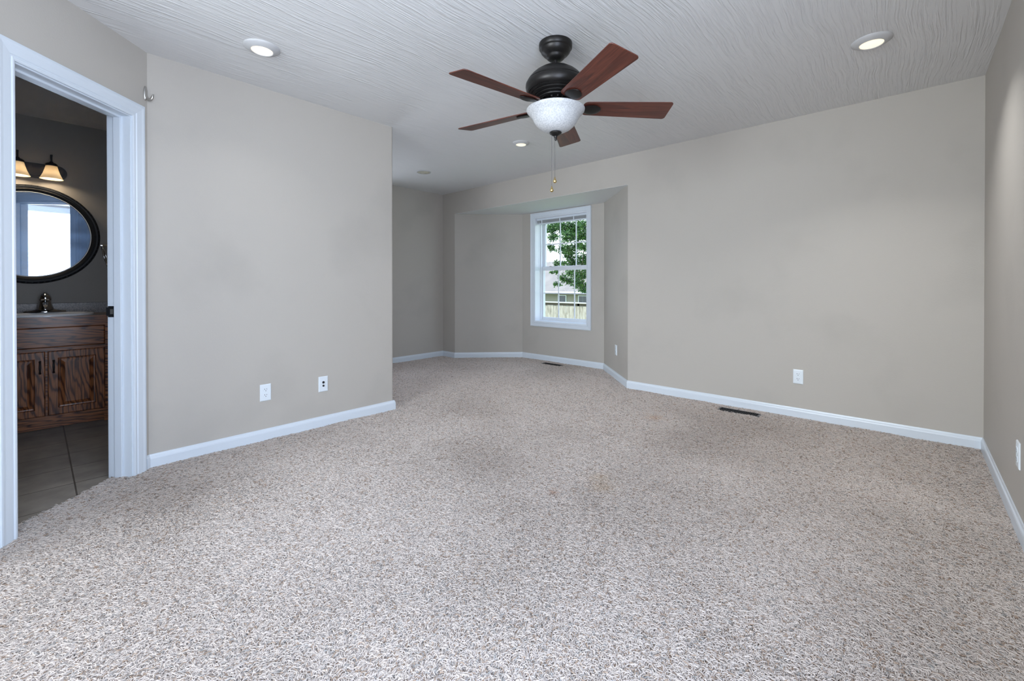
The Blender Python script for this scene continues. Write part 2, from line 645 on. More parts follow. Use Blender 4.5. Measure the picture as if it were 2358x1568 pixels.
wall('wall_bay_right', (X2 - GB, YG), (X2, YB), (-1, -1), 'angled beige side of the bay with an outlet', z1=ZS + 0.1, e0=0.05)
# bathroom walls
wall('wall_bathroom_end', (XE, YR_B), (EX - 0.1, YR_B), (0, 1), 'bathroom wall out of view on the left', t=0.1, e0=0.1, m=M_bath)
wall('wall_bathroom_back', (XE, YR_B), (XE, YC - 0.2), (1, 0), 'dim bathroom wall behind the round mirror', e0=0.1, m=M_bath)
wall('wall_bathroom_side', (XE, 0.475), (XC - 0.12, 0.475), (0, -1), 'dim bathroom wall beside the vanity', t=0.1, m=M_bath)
b = MB().box((XE - 0.2, YR - 0.2, H), (XD + 0.2, YB + 0.2, H + 0.12))
struct(b.build('ceiling', M_ceil), 'white ceiling combed with long brushed ridges', 'ceiling')
bp_ = [(X1, YB), (X1 + GB, YG), (X2 - GB, YG), (X2, YB)]
struct(MB().prism([(X1 - .1, YB + .119), (X1 + GB - .1, YG + .1), (X2 - GB + .1, YG + .1), (X2 + .1, YB + .119)], ZS + 0.1, ZS + 0.2)
       .prism([(X1 + .0005, YB + .0004), (X1 + GB, YG - .0005), (X2 - GB, YG - .0005), (X2 - .0005, YB + .0004)], ZS - .0015, ZS + 0.1)
       .build('ceiling_bay', M_soffit), 'smooth white soffit over the window bay', 'ceiling')
struct(MB().box((XE - 0.9, YR - 1.5, 2.72), (XD + 0.9, YB + 0.55, 2.80)).build('roof', mat('roof_board', (0.25, 0.24, 0.23), 0.9, bump=(30, 0.003, 0.5))),
       'unseen roof slab above the ceiling, eaves deepened to block the sun', 'roof')  # unseen slab, overhang sized to keep direct sun off the windows

# floors
FLOOR = [(XD, YR), (XD, YB), (X2, YB), (X2 - GB, YG), (X1 + GB, YG), (X1, YB), (XE, YB), (XE, YC), (XC, YC), (XC, AY), (EX, EY), (EX, YR)]
b = MB().prism(FLOOR, -0.06, -0.034)
struct(b.build('floor', M_sub), 'subfloor under the carpet', 'floor')
BF = [(XE, YR_B), (XE, 0.475), (AX - 0.145 * 2 * Q * 0 - 0.13, 0.475), tuple(Am(0, -0.098, 0))[:2], tuple(Am(0.109, -0.098, 0))[:2], tuple(Am(0.721, -0.098, 0))[:2], tuple(Am(S_END, -0.098, 0))[:2], (EX - 0.13, YR_B)]
struct(MB().prism(BF, -0.06, -0.004).build('floor_bathroom', M_tile), 'brown square floor tiles inside the bathroom', 'floor')


# baseboards: mitred runs of one profile
BP = [(0, -0.03), (0.013, -0.03), (0.013, 0.052), (0.0115, 0.061), (0.007, 0.068), (0.005, 0.078), (0, 0.078)]


def baseboards(path, names, labels, side):
    pts = [Vector((x, y)) for x, y in path]
    nd = []
    for i in range(len(pts) - 1):
        d = (pts[i + 1] - pts[i]).normalized()
        nd.append(Vector((-d.y, d.x)) * side)
    for i in range(len(pts) - 1):
        ends = []
        for j in (i, i + 1):
            a = nd[max(j - 1, 0)] if j > 0 else nd[0]
            c = nd[j] if j < len(nd) else nd[-1]
            bis = (a + c).normalized()
            ends.append(bis / max(bis.dot(a), 0.3))
        rings = []
        for p, mdir in zip((pts[i], pts[i + 1]), ends):
            rings.append([(p.x + mdir.x * w_, p.y + mdir.y * w_, z) for w_, z in BP])
        struct(MB().rings(rings).build(names[i], M_white), labels[i], 'baseboard')


e = 0.0005
baseboards([(XD - e, DW[1] - 2.0), (XD - e, YB - e), (X2, YB - e), (X2 - GB, YG - e), (X1 + GB, YG - e), (X1, YB - e), (XE + e, YB - e), (XE + e, YC + e), (XC + e, YC + e), (XC + e, AY), tuple(Am(0.028, e, 0))[:2]],
           ['baseboard_right', 'baseboard_back', 'baseboard_bay_right', 'baseboard_bay_middle', 'baseboard_bay_left', 'baseboard_back_corner', 'baseboard_alcove', 'baseboard_alcove_return', 'baseboard_left', 'baseboard_door'],
           ['white baseboard along the far right wall', 'white baseboard under the broad back wall', 'white baseboard under the bay wall with the outlet', 'white baseboard under the bay window', 'white baseboard under the blank bay wall', 'short white baseboard between alcove and bay',
            'white baseboard along the alcove end wall', 'white baseboard on the hidden side of the left wall', 'white baseboard under the two plates on the left wall', 'tiny white baseboard piece beside the door casing'], 1)
baseboards([tuple(Am(0.80, e, 0))[:2], (EX + e, EY), (EX + e, YR + e), (XD - e, YR + e), (XD - e, DW[1] - 2.0)],
           ['baseboard_doorway', 'baseboard_entry', 'baseboard_rear', 'baseboard_side'], ['white baseboard left of the doorway', 'white baseboard of the entry wall', 'white baseboard behind the viewer', 'white baseboard under the side window'], 1)


# ------------------------------------------------------------------ door casing, jamb, open door
CP = [(0.0, 0.0), (0.0, 0.010), (0.006, 0.013), (0.012, 0.013), (0.015, 0.010), (0.020, 0.010), (0.024, 0.014), (0.052, 0.017), (0.064, 0.020), (0.070, 0.020), (0.0725, 0.016), (0.080, 0.015), (0.080, 0.0)]


def casing_U(M, s0, s1, zt, zb, prof, sgn=1):
    b = MB()
    rings = []
    for k in range(4):
        rings.append([M((s0 - w_ if k < 2 else s1 + w_), sgn * t, (zb if k in (0, 3) else zt + w_)) for w_, t in prof])
    return b.rings(rings)


ct = thing('trim_1', 'white moulded door casing and jamb around the bathroom doorway', 'door casing', Am(0.415, 0, 0))
ct['kind'] = 'structure'
casing_U(Am, DS0 - 0.003 + 0.008, DS1 - 0.008 + 0.003, DZ - 0.006 + 0.0, -0.03, CP).build('casing', M_white, ct)
casing_U(lambda s, o, z: Am(s, -0.12 - o, z), DS0 + 0.005, DS1 - 0.005, DZ - 0.006, -0.03, CP).build('bathroom_casing', M_white, ct)
jb = MB()
for s0, s1 in ((DS0 - 0.0, DS0 + 0.012), (DS1 - 0.012, DS1)):
    jb.box((s0, -0.12, -0.03), (s1, 0.0, DZ - 0.012), Am)
jb.box((DS0, -0.12, DZ - 0.012), (DS1, 0.0, DZ), Am)
jb.build('jamb', M_white, ct)
st = MB()
for s0, s1 in ((DS0 + 0.012, DS0 + 0.023), (DS1 - 0.023, DS1 - 0.012)):
    st.box((s0, -0.083, -0.03), (s1, -0.045, DZ - 0.012), Am)
st.box((DS0 + 0.012, -0.083, DZ - 0.023), (DS1 - 0.012, -0.045, DZ - 0.012), Am)
st.build('door_stop', M_white, ct, bevel=0.002)
sp = MB().box((DS0 + 0.0115, -0.121, 0.898), (DS0 + 0.0135, -0.086, 0.960), Am).box((DS0 + 0.004, -0.131, 0.905), (DS0 + 0.0135, -0.1195, 0.953), Am)
spo = sp.build('strike_plate', M_black, ct)
spo['label'] = 'dark metal strike plate'
MB().box((DS0 + 0.0125, -0.110, 0.915), (DS0 + 0.0140, -0.094, 0.943), Am).build('strike_glint', M_nickel, spo, local=False)  # nickel patch on the plate standing in for bright glints


def panel_rings(y0, y1, z0, z1, steps, M):
    """Concentric rectangles (inset, depth) -> a moulded panel face."""
    rings = []
    for ins, d in steps:
        rings.append([M(y0 + ins, d, z0 + ins), M(y1 - ins, d, z0 + ins), M(y1 - ins, d, z1 - ins), M(y0 + ins, d, z1 - ins)])
    return rings


# the bathroom door, folded back inside the bathroom
HP = Am(DS1 - 0.014, -0.125, 0)
du = Vector((-Q * 0.94 - 0.342 * Q, -Q * 0.94 + 0.342 * Q, 0)).normalized()
dn = Vector((-du.y, du.x, 0))
Dm = lambda y, d, z: HP + du * y + dn * d + Vector((0, 0, z))
dr = thing('door_1', 'white panelled bathroom door standing open inside the bathroom', 'door', HP)
dr['kind'] = 'structure'
db = MB().box((0.0, -0.030, 0.01), (0.585, 0.0, 2.005), Dm)
for y0, y1 in ((0.09, 0.27), (0.315, 0.495)):
    for z0, z1 in ((0.22, 0.95), (1.08, 1.55), (1.66, 1.90)):
        for sg, fd in ((1, 0.0), (-1, -0.030)):
            db.rings(panel_rings(y0, y1, z0, z1, [(0, fd), (0.008, fd + sg * 0.006), (0.016, fd), (0.04, fd + sg * 0.004)], Dm))
db.build('slab', M_white, dr)
kb = MB()
for sg in (1, -1):
    Mk = Matrix.Translation(Dm(0.525, 0 if sg > 0 else -0.03, 0.93)) @ Vector(dn * sg).to_track_quat('Z', 'Y').to_matrix().to_4x4()
    kb.lathe([(0, 0), (0.03, 0), (0.03, 0.008), (0.012, 0.012), (0.012, 0.035), (0.026, 0.045), (0.028, 0.058), (0.016, 0.068), (0, 0.07)], 20, M=Mk)
kb.build('knob', M_nickel, dr, smooth=50)

# ------------------------------------------------------------------ bay window
wd = thing('window_1', 'white double-hung window in the bay with a raised blind', 'window', ((WX0 + WX1) / 2, YG, WZ0))
wd['kind'] = 'structure'
Wm = lambda x, o, z: Vector((x, YG - o, z))
WP = [(0.0, 0.0), (0.0, 0.012), (0.010, 0.015), (0.014, 0.011), (0.020, 0.012), (0.050, 0.016), (0.056, 0.020), (0.064, 0.018), (0.064, 0.0)]
rings = []
for xx, zz, k in ((0, 0, 0), (0, 1, 1), (1, 1, 2), (1, 0, 3)):
    rings.append([Wm((WX1 + w_ if xx else WX0 - w_), t, (WZ1 + w_ if zz else WZ0 - w_)) for w_, t in WP])
rings.append(rings[0])
MB().rings(rings, cap=False).build('casing', M_white, wd)
fr = MB()
g = 0.012
for lo, hi in (((WX0, YG - .002, WZ0 + g), (WX0 + g, YG + .235, WZ1 - g)), ((WX1 - g, YG - .002, WZ0 + g), (WX1, YG + .235, WZ1 - g)),
               ((WX0, YG - .002, WZ1 - g), (WX1, YG + .235, WZ1)), ((WX0, YG - .002, WZ0), (WX1, YG + .235, WZ0 + g)),
               ((WX0 + g, YG + 0.12, WZ0 + g + .014), (WX0 + g + .012, YG + .145, WZ1 - g)), ((WX1 - g - .012, YG + 0.12, WZ0 + g + .014), (WX1 - g, YG + .145, WZ1 - g)),
               ((WX0 + g, YG + 0.12, WZ0 + g), (WX1 - g, YG + .145, WZ0 + g + .014))):
    fr.box(lo, hi)
fr.build('frame', M_vinyl, wd)


def sash(name, y, x0, x1, z0, z1, stile, top, bot, cols, hz):
    s = MB()
    s.box((x0, y, z0), (x0 + stile, y + .03, z1)).box((x1 - stile, y, z0), (x1, y + .03, z1))
    s.box((x0 + stile, y, z0), (x1 - stile, y + .03, z0 + bot)).box((x0 + stile, y, z1 - top), (x1 - stile, y + .03, z1))
    so = s.build(name, M_vinyl, wd, bevel=0.003)
    mu = MB()
    for c in cols:
        mu.box((c - .008, y + .012, z0 + bot), (c + .008, y + .02, z1 - top))
    for h_ in hz:
        mu.box((x0 + stile, y + .0125, h_ - .008), (x1 - stile, y + .0195, h_ + .008))
    mu.build('muntins', M_vinyl, so)
    MB().box((x0 + stile, y + .0145, z0 + bot), (x1 - stile, y + .0175, z1 - top)).build('glass', M_glass, so)


sash('lower_sash', YG + 0.147, WX0 + g, WX1 - g, WZ0 + .003, 1.338, 0.032, 0.052, 0.058, (-3.746, -3.472), (0.955,))
sash('upper_sash', YG + 0.187, WX0 + g, WX1 - g, 1.298, WZ1 - g, 0.042, 0.045, 0.05, (-3.746, -3.472), (1.668,))
MB().box((-3.88, YG + .12, 1.338), (-3.84, YG + .15, 1.349)).box((-3.40, YG + .12, 1.338), (-3.36, YG + .15, 1.349)).build('sash_lock', M_nickel, wd)

bl = thing('window_blind', 'white mini blind drawn up to the top of the bay window', 'blind', ((WX0 + WX1) / 2, YG + 0.05, WZ1 - 0.012))
bx0, bx1 = WX0 + .018, WX1 - .018
MB().box((bx0, YG + .03, 2.003), (bx1, YG + .07, 2.033)).build('headrail', M_white, bl, bevel=0.002)
ss_ = MB()
for i in range(11):
    z = 1.968 + i * 0.0031
    ss_.box((bx0 + .004, YG + .036, z), (bx1 - .004, YG + .062, z + 0.0011))
ss_.build('slats', mat('blind_slat', (0.62, 0.63, 0.66), 0.4, bump=(40, 0.0002, 0.1)), bl)
MB().box((bx0 + .003, YG + .034, 1.945), (bx1 - .003, YG + .064, 1.964)).build('bottom_rail', M_white, bl, bevel=0.003)
MB().tube([(bx0 + .045, YG + .03, 2.01), (bx0 + .043, YG + .027, 1.8), (bx0 + .030, YG + .03, 1.30)], 0.0022, 6).build('lift_cord', M_white, bl)
for x in (bx0 + .09, (bx0 + bx1) / 2 - .02, bx1 - .22):
    MB().box((x - .008, YG + .033, 1.945), (x + .008, YG + .0355, 2.01)).build('ladder_tape', M_white, bl)


def plain_window(name, label, M, s0, s1, z0, z1, nm):
    """The unseen windows: casing, frame, centre stile and glass."""
    root = thing(name, label, 'window', M((s0 + s1) / 2, 0, z0))
    root['kind'] = 'structure'
    rr = []
    for k in range(4):
        rr.append([M((s1 + w_ if k in (2, 3) else s0 - w_), t, (z1 + w_ if k in (1, 2) else z0 - w_)) for w_, t in WP])
    rr.append(rr[0])
    MB().rings(rr, cap=False).build('casing', M_white, root)
    f = MB()
    for a in ((s0, -.12, z0, s0 + .03, 0, z1), (s1 - .03, -.12, z0, s1, 0, z1), (s0 + .03, -.12, z0, s1 - .03, 0, z0 + .03), (s0 + .03, -.12, z1 - .03, s1 - .03, 0, z1)):
        f.box(a[:3], a[3:], M)
    for k in range(1, nm):
        c = s0 + (s1 - s0) * k / nm
        f.box((c - .03, -.09, z0 + .03), (c + .03, -.05, z1 - .03), M)
    f.build('frame', M_vinyl, root)
    MB().box((s0 + .03, -.072, z0 + .03), (s1 - .03, -.068, z1 - .03), M).build('glass', M_glass, root)


plain_window('window_2', 'tall window in the side wall behind the viewer', lambda s, o, z: Vector((XD - o, s, z)), *DW, 1)
plain_window('added_window_3', 'wide fill-light window added in the rear wall behind the viewer', lambda s, o, z: Vector((s, YR + o, z)), *RW, 2)  # made-up opening for the rear fill lamp
plain_window('added_window_4', 'narrow fill-light window added in the alcove end wall, hidden behind the corner', lambda s, o, z: Vector((XE + o, s, z)), *AW, 1)  # made-up opening for the alcove fill lamp


# ------------------------------------------------------------------ ceiling fan
FX, FY = -1.5, 1.98
fan = thing('ceiling_fan', 'five-blade ceiling fan with dark red wood blades and white glass bowl', 'ceiling fan', (FX, FY, H))
MB().lathe([(0, 0), (0.093, 0), (0.094, -0.006), (0.093, -0.026), (0.088, -0.032), (0.085, -0.034), (0.082, -0.046), (0.070, -0.060), (0.056, -0.068), (0.053, -0.071), (0.051, -0.079), (0.040, -0.089), (0.024, -0.094), (0, -0.094)], 56, (FX, FY, H)).build('canopy', M_bronze, fan, smooth=40)
MB().lathe([(0, 0), (0.0125, 0), (0.0125, -0.066), (0, -0.066)], 24, (FX, FY, 2.365)).lathe([(0.012, 0), (0.02, -.004), (0.02, -.012), (.012, -.018)], 24, (FX, FY, 2.327)).build('downrod', M_bronze, fan, smooth=40)
MB().lathe([(0, 2.307), (0.045, 2.305), (0.075, 2.297), (0.098, 2.287), (0.120, 2.272), (0.138, 2.256), (0.150, 2.242), (0.160, 2.227), (0.161, 2.224), (0.159, 2.222), (0.164, 2.219), (0.169, 2.210), (0.170, 2.196), (0.167, 2.182), (0.160, 2.171), (0.151, 2.165), (0.148, 2.166), (0.149, 2.161), (0.139, 2.155), (0.135, 2.156), (0.135, 2.150), (0.122, 2.143), (0.117, 2.144), (0.117, 2.138), (0.105, 2.132), (0.101, 2.133), (0.100, 2.126), (0.088, 2.120), (0, 2.120)], 72, (FX, FY, 0)).build('motor_housing', M_bronze, fan, smooth=28)
sh = MB().lathe([(0, 2.136), (0.062, 2.136), (0.062, 2.118), (0.05, 2.112), (0.05, 2.092), (0.06, 2.082), (0.075, 2.076), (0.140, 2.072), (0.146, 2.068), (0, 2.067)], 48, (FX, FY, 0))
for k in range(16):
    a = 2 * math.pi * k / 16
    Mv = Matrix.Translation((FX, FY, 0)) @ Matrix.Rotation(a, 4, 'Z')
    sh.box((0.060, -0.004, 2.112), (0.086, 0.004, 2.136), Mv)
sh.build('switch_housing', M_bronze, fan, smooth=35)
MB().lathe([(0.150, 2.072), (0.160, 2.071), (0.1645, 2.067), (0.163, 2.061), (0.155, 2.051), (0.144, 2.040), (0.135, 2.028), (0.128, 2.014), (0.119, 1.997), (0.106, 1.980), (0.088, 1.964), (0.066, 1.952), (0.038, 1.944), (0.0, 1.942)], 96, (FX, FY, 0)).build('light_bowl', M_bowl, fan, smooth=60)
MB().lathe([(0, 1.947), (0.030, 1.944), (0.035, 1.939), (0.033, 1.933), (0.022, 1.926), (0.013, 1.921), (0.010, 1.919), (0.009, 1.912), (0.0065, 1.908), (0.0075, 1.902), (0.005, 1.895), (0, 1.894)], 32, (FX, FY, 0)).build('finial', M_bronze, fan, smooth=40)
# blades
bpts = []


def corner(cx, cy, rad, a0, a1, n=7):
    return [(cx + rad * math.cos(a), cy + rad * math.sin(a)) for a in np.linspace(R(a0), R(a1), n)]


wt, wr, rb, rt = 0.077, 0.060, 0.155, 0.659
bpts += corner(rt - 0.018, -wt + 0.018, 0.018, -90, 0) + corner(rt - 0.018, wt - 0.018, 0.018, 0, 90)
bpts += corner(rb + 0.03, wr - 0.03, 0.03, 92, 180) + corner(rb + 0.03, -wr + 0.03, 0.03, 180, 268)
bmb = MB().prism(bpts, -0.0028, 0.0028)
amb = MB()
rings = []
for x, hw, zc, ht in ((0.070, 0.020, 0.046, 0.006), (0.095, 0.017, 0.042, 0.006), (0.120, 0.014, 0.024, 0.006), (0.140, 0.018, 0.006, 0.005), (0.160, 0.028, -0.006, 0.004), (0.185, 0.040, -0.0085, 0.005),
                      (0.210, 0.043, -0.0085, 0.005), (0.230, 0.038, -0.008, 0.005), (0.247, 0.026, -0.0075, 0.004), (0.256, 0.012, -0.007, 0.003), (0.259, 0.003, -0.006, 0.002)):
    rings.append([(x, hw * math.cos(t), zc + ht * math.sin(t)) for t in np.linspace(0, 2 * math.pi, 17)[:-1]])
amb.rings(rings)
b0 = a0 = None
for k in range(5):
    az = R(46.04 + 72 * k)
    Mx = Matrix.Translation((0, 0, 2.081 - H)) @ Matrix.Rotation(az, 4, 'Z') @ Matrix.Rotation(-0.2272, 4, 'X')
    if b0 is None:
        b0 = bmb.build('blade', M_blade, fan, bevel=0.002, local=True)
        a0 = amb.build('blade_arm', M_bronze, fan, smooth=50, local=True)
        bo, ao = b0, a0
    else:
        bo, ao = b0.copy(), a0.copy()
        COL.objects.link(bo)
        COL.objects.link(ao)
    bo.matrix_local = Mx
    ao.matrix_local = Mx
# pull chains: one from the switch housing, one under the finial
cl = math.cos(-0.73468), math.sin(-0.73468)


def lat(dx, dz, depth=0.0):
    return (FX + dx * 0.7420 + depth * (-0.6703), FY + dx * 0.6703 + depth * 0.7420, dz)


PEND = [(0, 0.036), (0.0022, 0.034), (0.004, 0.026), (0.0085, 0.016), (0.0105, 0.009), (0.0085, 0.003), (0.003, 0.0), (0, -0.001)]
for name_, dx, zt, zb, dep in (('pull_chain', -0.022, 1.945, 1.638, -0.004), ('pull_chain', -0.004, 1.906, 1.690, 0.0)):
    pc = MB().tube([lat(dx, zt, dep), lat(dx, zb, dep)], 0.0013, 6).build(name_, M_chain, fan)
    px, py, _ = lat(dx, 0, dep)
    pe = MB().lathe(PEND, 20, (px, py, zb - 0.035)).build('pendant', M_brass, pc, smooth=60)
    pe['label'] = 'brass teardrop pendant'


# ------------------------------------------------------------------ recessed ceiling lights
def downlight(x, y, label, lens, rad=0.093, power=6.5, name='recessed_light'):
    t = thing(name, label, 'ceiling light', (x, y, H), 'recessed lights in the ceiling')
    k = rad / 0.093
    MB().lathe([(0.0935 * k, 0.0), (0.0925 * k, -0.004), (0.084 * k, -0.010), (0.062 * k, -0.020), (0.057 * k, -0.021), (0.0545 * k, -0.018), (0.054 * k, 0.0)], 56, (x, y, H)).build('trim_ring', M_ring, t, smooth=50)
    MB().lathe([(0.0, -0.0195), (0.050 * k, -0.0185), (0.0555 * k, -0.0175), (0.0555 * k, -0.006), (0, -0.006)], 48, (x, y, H)).build('lens', lens, t, smooth=40)
    l = bpy.data.lights.new('downlight_lamp', 'AREA')
    l.shape = 'DISK'
    l.size = 0.10
    l.energy = power
    l.spread = R(112)
    l.color = (0.96, 0.98, 1.0)
    lo = bpy.data.objects.new('downlight_lamp', l)
    COL.objects.link(lo)
    lo.location = (x, y, H - 0.0205)
    return t


downlight(-2.772, 0.878, 'lit recessed light in the ceiling above the two wall plates', M_lens, power=1.2)
downlight(-0.171, 3.137, 'lit recessed light in the ceiling near the far right corner', M_lens, power=7.2)
downlight(-2.787, 3.131, 'small lit recessed light in the ceiling just behind the fan', M_lens, 0.080, power=5.5)
t4 = thing('recessed_light', 'unlit recessed light in the alcove ceiling with dull cream lens', 'ceiling light', (-4.379, 3.152, H), 'recessed lights in the ceiling')
MB().lathe([(0.086, 0), (0.085, -0.005), (0.078, -0.008), (0.074, -0.006), (0.074, 0.0)], 48, (-4.379, 3.152, H)).build('trim_ring', M_ring, t4, smooth=50)
MB().lathe([(0, -0.012), (0.05, -0.011), (0.074, -0.005), (0.074, -0.001), (0, -0.001)], 48, (-4.379, 3.152, H)).build('lens', M_lens_off, t4, smooth=50)


# ------------------------------------------------------------------ wall plates (local frame: x along wall, -y out of it, z up)
def plate_mb():
    rings = []
    for ins, d in ((0, 0.0), (0, -0.003), (0.003, -0.0055), (0.007, -0.006)):
        hw, hh = 0.035 - ins, 0.0575 - ins
        rings.append([(-hw, d, -hh), (hw, d, -hh), (hw, d, hh), (-hw, d, hh)])
    return MB().rings(rings)


def outlet_proto(label):
    t = thing('wall_outlet', label, 'outlet', (0, 0, 0), 'duplex outlets on the walls')
    plate_mb().build('cover_plate', M_plate, t)
    rec = MB()
    pl = [(0.0165 * math.cos(a), max(-0.0135, min(0.0135, 0.0175 * math.sin(a)))) for a in np.linspace(0, 2 * math.pi, 29)[:-1]]
    Mr = Matrix(((1, 0, 0, 0), (0, 0, 1, 0), (0, 1, 0, 0), (0, 0, 0, 1)))
    rec.prism(pl, -0.0078, -0.005, Mr)
    sl = MB().box((-0.0080, -0.0081, 0.0005), (-0.0052, -0.007, 0.0085)).box((0.0052, -0.0081, 0.0015), (0.0078, -0.007, 0.0080))
    sl.prism([(0.0028 * math.cos(a), -0.0068 + 0.0026 * math.sin(a)) for a in np.linspace(0, 2 * math.pi, 13)[:-1]], -0.0081, -0.007, Mr)
    r0 = rec.build('receptacle', M_plate, t, local=True)
    s0 = sl.build('slots', M_slot, r0, local=True)
    r0.location = (0, 0, 0.0195)
    r1 = r0.copy()
    COL.objects.link(r1)
    r1.location = (0, 0, -0.0195)
    s1 = s0.copy()
    COL.objects.link(s1)
    s1.parent = r1
    sc_ = MB().lathe([(0, 0), (0.0032, 0), (0.003, 0.001), (0, 0.0012)], 14, M=Matrix.Translation((0, -0.006, 0)) @ Matrix.Rotation(R(90), 4, 'X'))
    sc_.build('screw', M_plate, t, local=True)
    return t


o1 = outlet_proto('white duplex outlet on the long left wall, nearer the doorway')
o1.location, o1.rotation_euler = (XC, 1.0705, 0.330), (0, 0, R(90))
for loc, rz, lab in (((-0.6807, YB, 0.3315), 0, 'white duplex outlet low on the broad back wall'),
                     ((XD, 2.885, 0.333), -90, 'white duplex outlet on the far right wall, seen edge on'),
                     ((X2 - 0.3085, YB + 0.3085, 0.329), -45, 'white duplex outlet on the angled bay wall beside the window')):
    c = copy_tree(o1)
    c.location, c.rotation_euler = loc, (0, 0, R(rz))
    c['label'] = lab
cp = thing('cable_plate', 'white wall plate with two dark round jacks on the left wall, farther from the doorway', 'wall plate', (0, 0, 0))
plate_mb().build('cover_plate', M_plate, cp, local=True)
for z, rr in ((0.013, 0.0062), (-0.013, 0.0048)):
    jk = MB().lathe([(rr + .003, 0), (rr + .003, 0.002), (rr, 0.0025), (rr, 0.009), (rr * .55, 0.009), (rr * .5, 0.004), (0, 0.004)], 18, M=Matrix.Translation((0, -0.0055, z)) @ Matrix.Rotation(R(90), 4, 'X')).build('jack', M_slot, cp, local=True, smooth=40)
    jk['label'] = 'dark round jack'
cp.location, cp.rotation_euler = (XC, 1.4710, 0.3217), (0, 0, R(90))


# ------------------------------------------------------------------ floor vents
def vent(x, y, label):
    t = thing('floor_vent', label, 'floor vent', (x, y, 0.0), 'dark floor vents')
    hw, hh = 0.168, 0.058
    rings = []
    for ins, z in ((0.0, -0.030), (0.0, -0.004), (0.004, 0.000), (0.022, 0.001), (0.022, -0.022)):
        rings.append([(x - hw + ins, y - hh + ins * .8, z), (x + hw - ins, y - hh + ins * .8, z), (x + hw - ins, y + hh - ins * .8, z), (x - hw + ins, y + hh - ins * .8, z)])
    MB().rings(rings, cap=False).build('frame', M_bronze, t)
    lv = MB()
    for k in range(21):
        cx = x - hw + 0.032 + k * (2 * hw - 0.064) / 20
        Mv = Matrix.Translation((cx, y, -0.007)) @ Matrix.Rotation(R(38), 4, 'Y')
        lv.box((-0.001, -hh + .0176, -0.008), (0.001, hh - .0176, 0.008), Mv)
    lv.box((x - hw + .022, y - 0.003, -0.006), (x + hw - .022, y + 0.003, -0.001))
    lv.build('louvers', M_bronze, t)
    MB().box((x - hw + .001, y - hh + .001, -0.031), (x + hw - .001, y + hh - .001, -0.024)).build('duct', M_slot, t)


VENTS = ((-1.085, 3.995), (-3.608, 4.690))
vent(*VENTS[0], 'dark floor vent in the carpet along the broad back wall')
vent(*VENTS[1], 'dark floor vent in the carpet below the bay window')

# ------------------------------------------------------------------ wall hook by the door casing
hk = thing('wall_hook', 'brushed nickel robe hook high on the wall above the door casing corner', 'hook', Am(0.0145, 0, 2.195))
qm = Matrix.Translation(Am(0.0145, 0, 2.197)) @ Matrix(((Q, 0, Q, 0), (-Q, 0, Q, 0), (0, 1, 0, 0), (0, 0, 0, 1)))
MB().lathe([(1.0, 0), (1.0, 0.003), (0.8, 0.0065), (0.4, 0.0085), (0, 0.009)], 32, sx=0.0125, sy=0.042, M=qm).build('back_plate', M_nickel, hk, smooth=60)
hp = [(0.006, 2.186), (0.012, 2.168), (0.020, 2.160), (0.030, 2.160), (0.038, 2.168), (0.043, 2.180), (0.046, 2.192)]
MB().tube([Am(0.0145, o, z) for o, z in hp], [0.006, 0.0075, 0.008, 0.008, 0.007, 0.0055, 0.003], 12).build('prong', M_nickel, hk, smooth=60)

# ------------------------------------------------------------------ bathroom: vanity
VX, VC = -4.76, 0.053
vy0, vy1 = VC - 0.375, VC + 0.375
va = thing('vanity_cabinet', 'dark oak bathroom vanity with two raised-panel doors', 'cabinet', (-5.02, VC, 0))
vb = MB()
vb.box((XE + .002, vy0 + .018, 0.075), (VX - .018, vy1 - .018, 0.095)).box((XE + .002, vy0 + .018, 0.095), (XE + .012, vy1 - .018, 0.806))
vb.box((VX - .018, vy0, 0.0), (VX, vy0 + .065, 0.806)).box((VX - .018, vy1 - .065, 0.0), (VX, vy1, 0.806))
vb.box((XE + .002, vy0, 0.0), (VX - .018, vy0 + .018, 0.806)).box((XE + .002, vy1 - .018, 0.0), (VX - .018, vy1, 0.806))
vb.box((VX - .018, vy0 + .065, 0.062), (VX, vy1 - .065, 0.120)).box((VX - .018, vy0 + .065, 0.575), (VX, vy1 - .065, 0.626)).box((VX - .018, vy0 + .065, 0.755), (VX, vy1 - .065, 0.806))
vb.box((VX - .018, VC - .02, 0.12), (VX, VC + .02, 0.575))
vb.build('carcass', M_oakh, va)
MB().box((VX - .075, vy0 + .018, 0.0), (VX - .060, vy1 - .018, 0.075)).build('toe_kick', M_oakh, va)
Vm = lambda y, d, z: Vector((VX + d, y, z))
MB().rings(panel_rings(VC - .316, VC + .316, 0.612, 0.764, [(0, 0.0), (0, .014), (0.008, .019), (0.012, .019)], Vm)).build('drawer_front', M_oakh, va)
STEPS = [(0, 0.0), (0, .013), (0.006, .019), (0.052, .019), (0.057, .012), (0.066, .011), (0.090, .018), (0.094, .018)]
for y0, y1, hy in ((VC - .316, VC - .006, 0.0205), (VC + .006, VC + .316, 0.0895)):
    d = MB().rings(panel_rings(y0, y1, 0.108, 0.586, STEPS, Vm)).build('door', M_oakv, va)
    hb = MB().tube([(VX + .019, hy, 0.428), (VX + .034, hy, 0.432), (VX + .042, hy, 0.445), (VX + .044, hy, 0.470), (VX + .042, hy, 0.497), (VX + .034, hy, 0.510), (VX + .019, hy, 0.514)], [.0075, .005, .0045, .006, .0045, .005, .0075], 10)
    h = hb.build('handle', M_black, d, smooth=60)
    h['label'] = 'black bow handle'
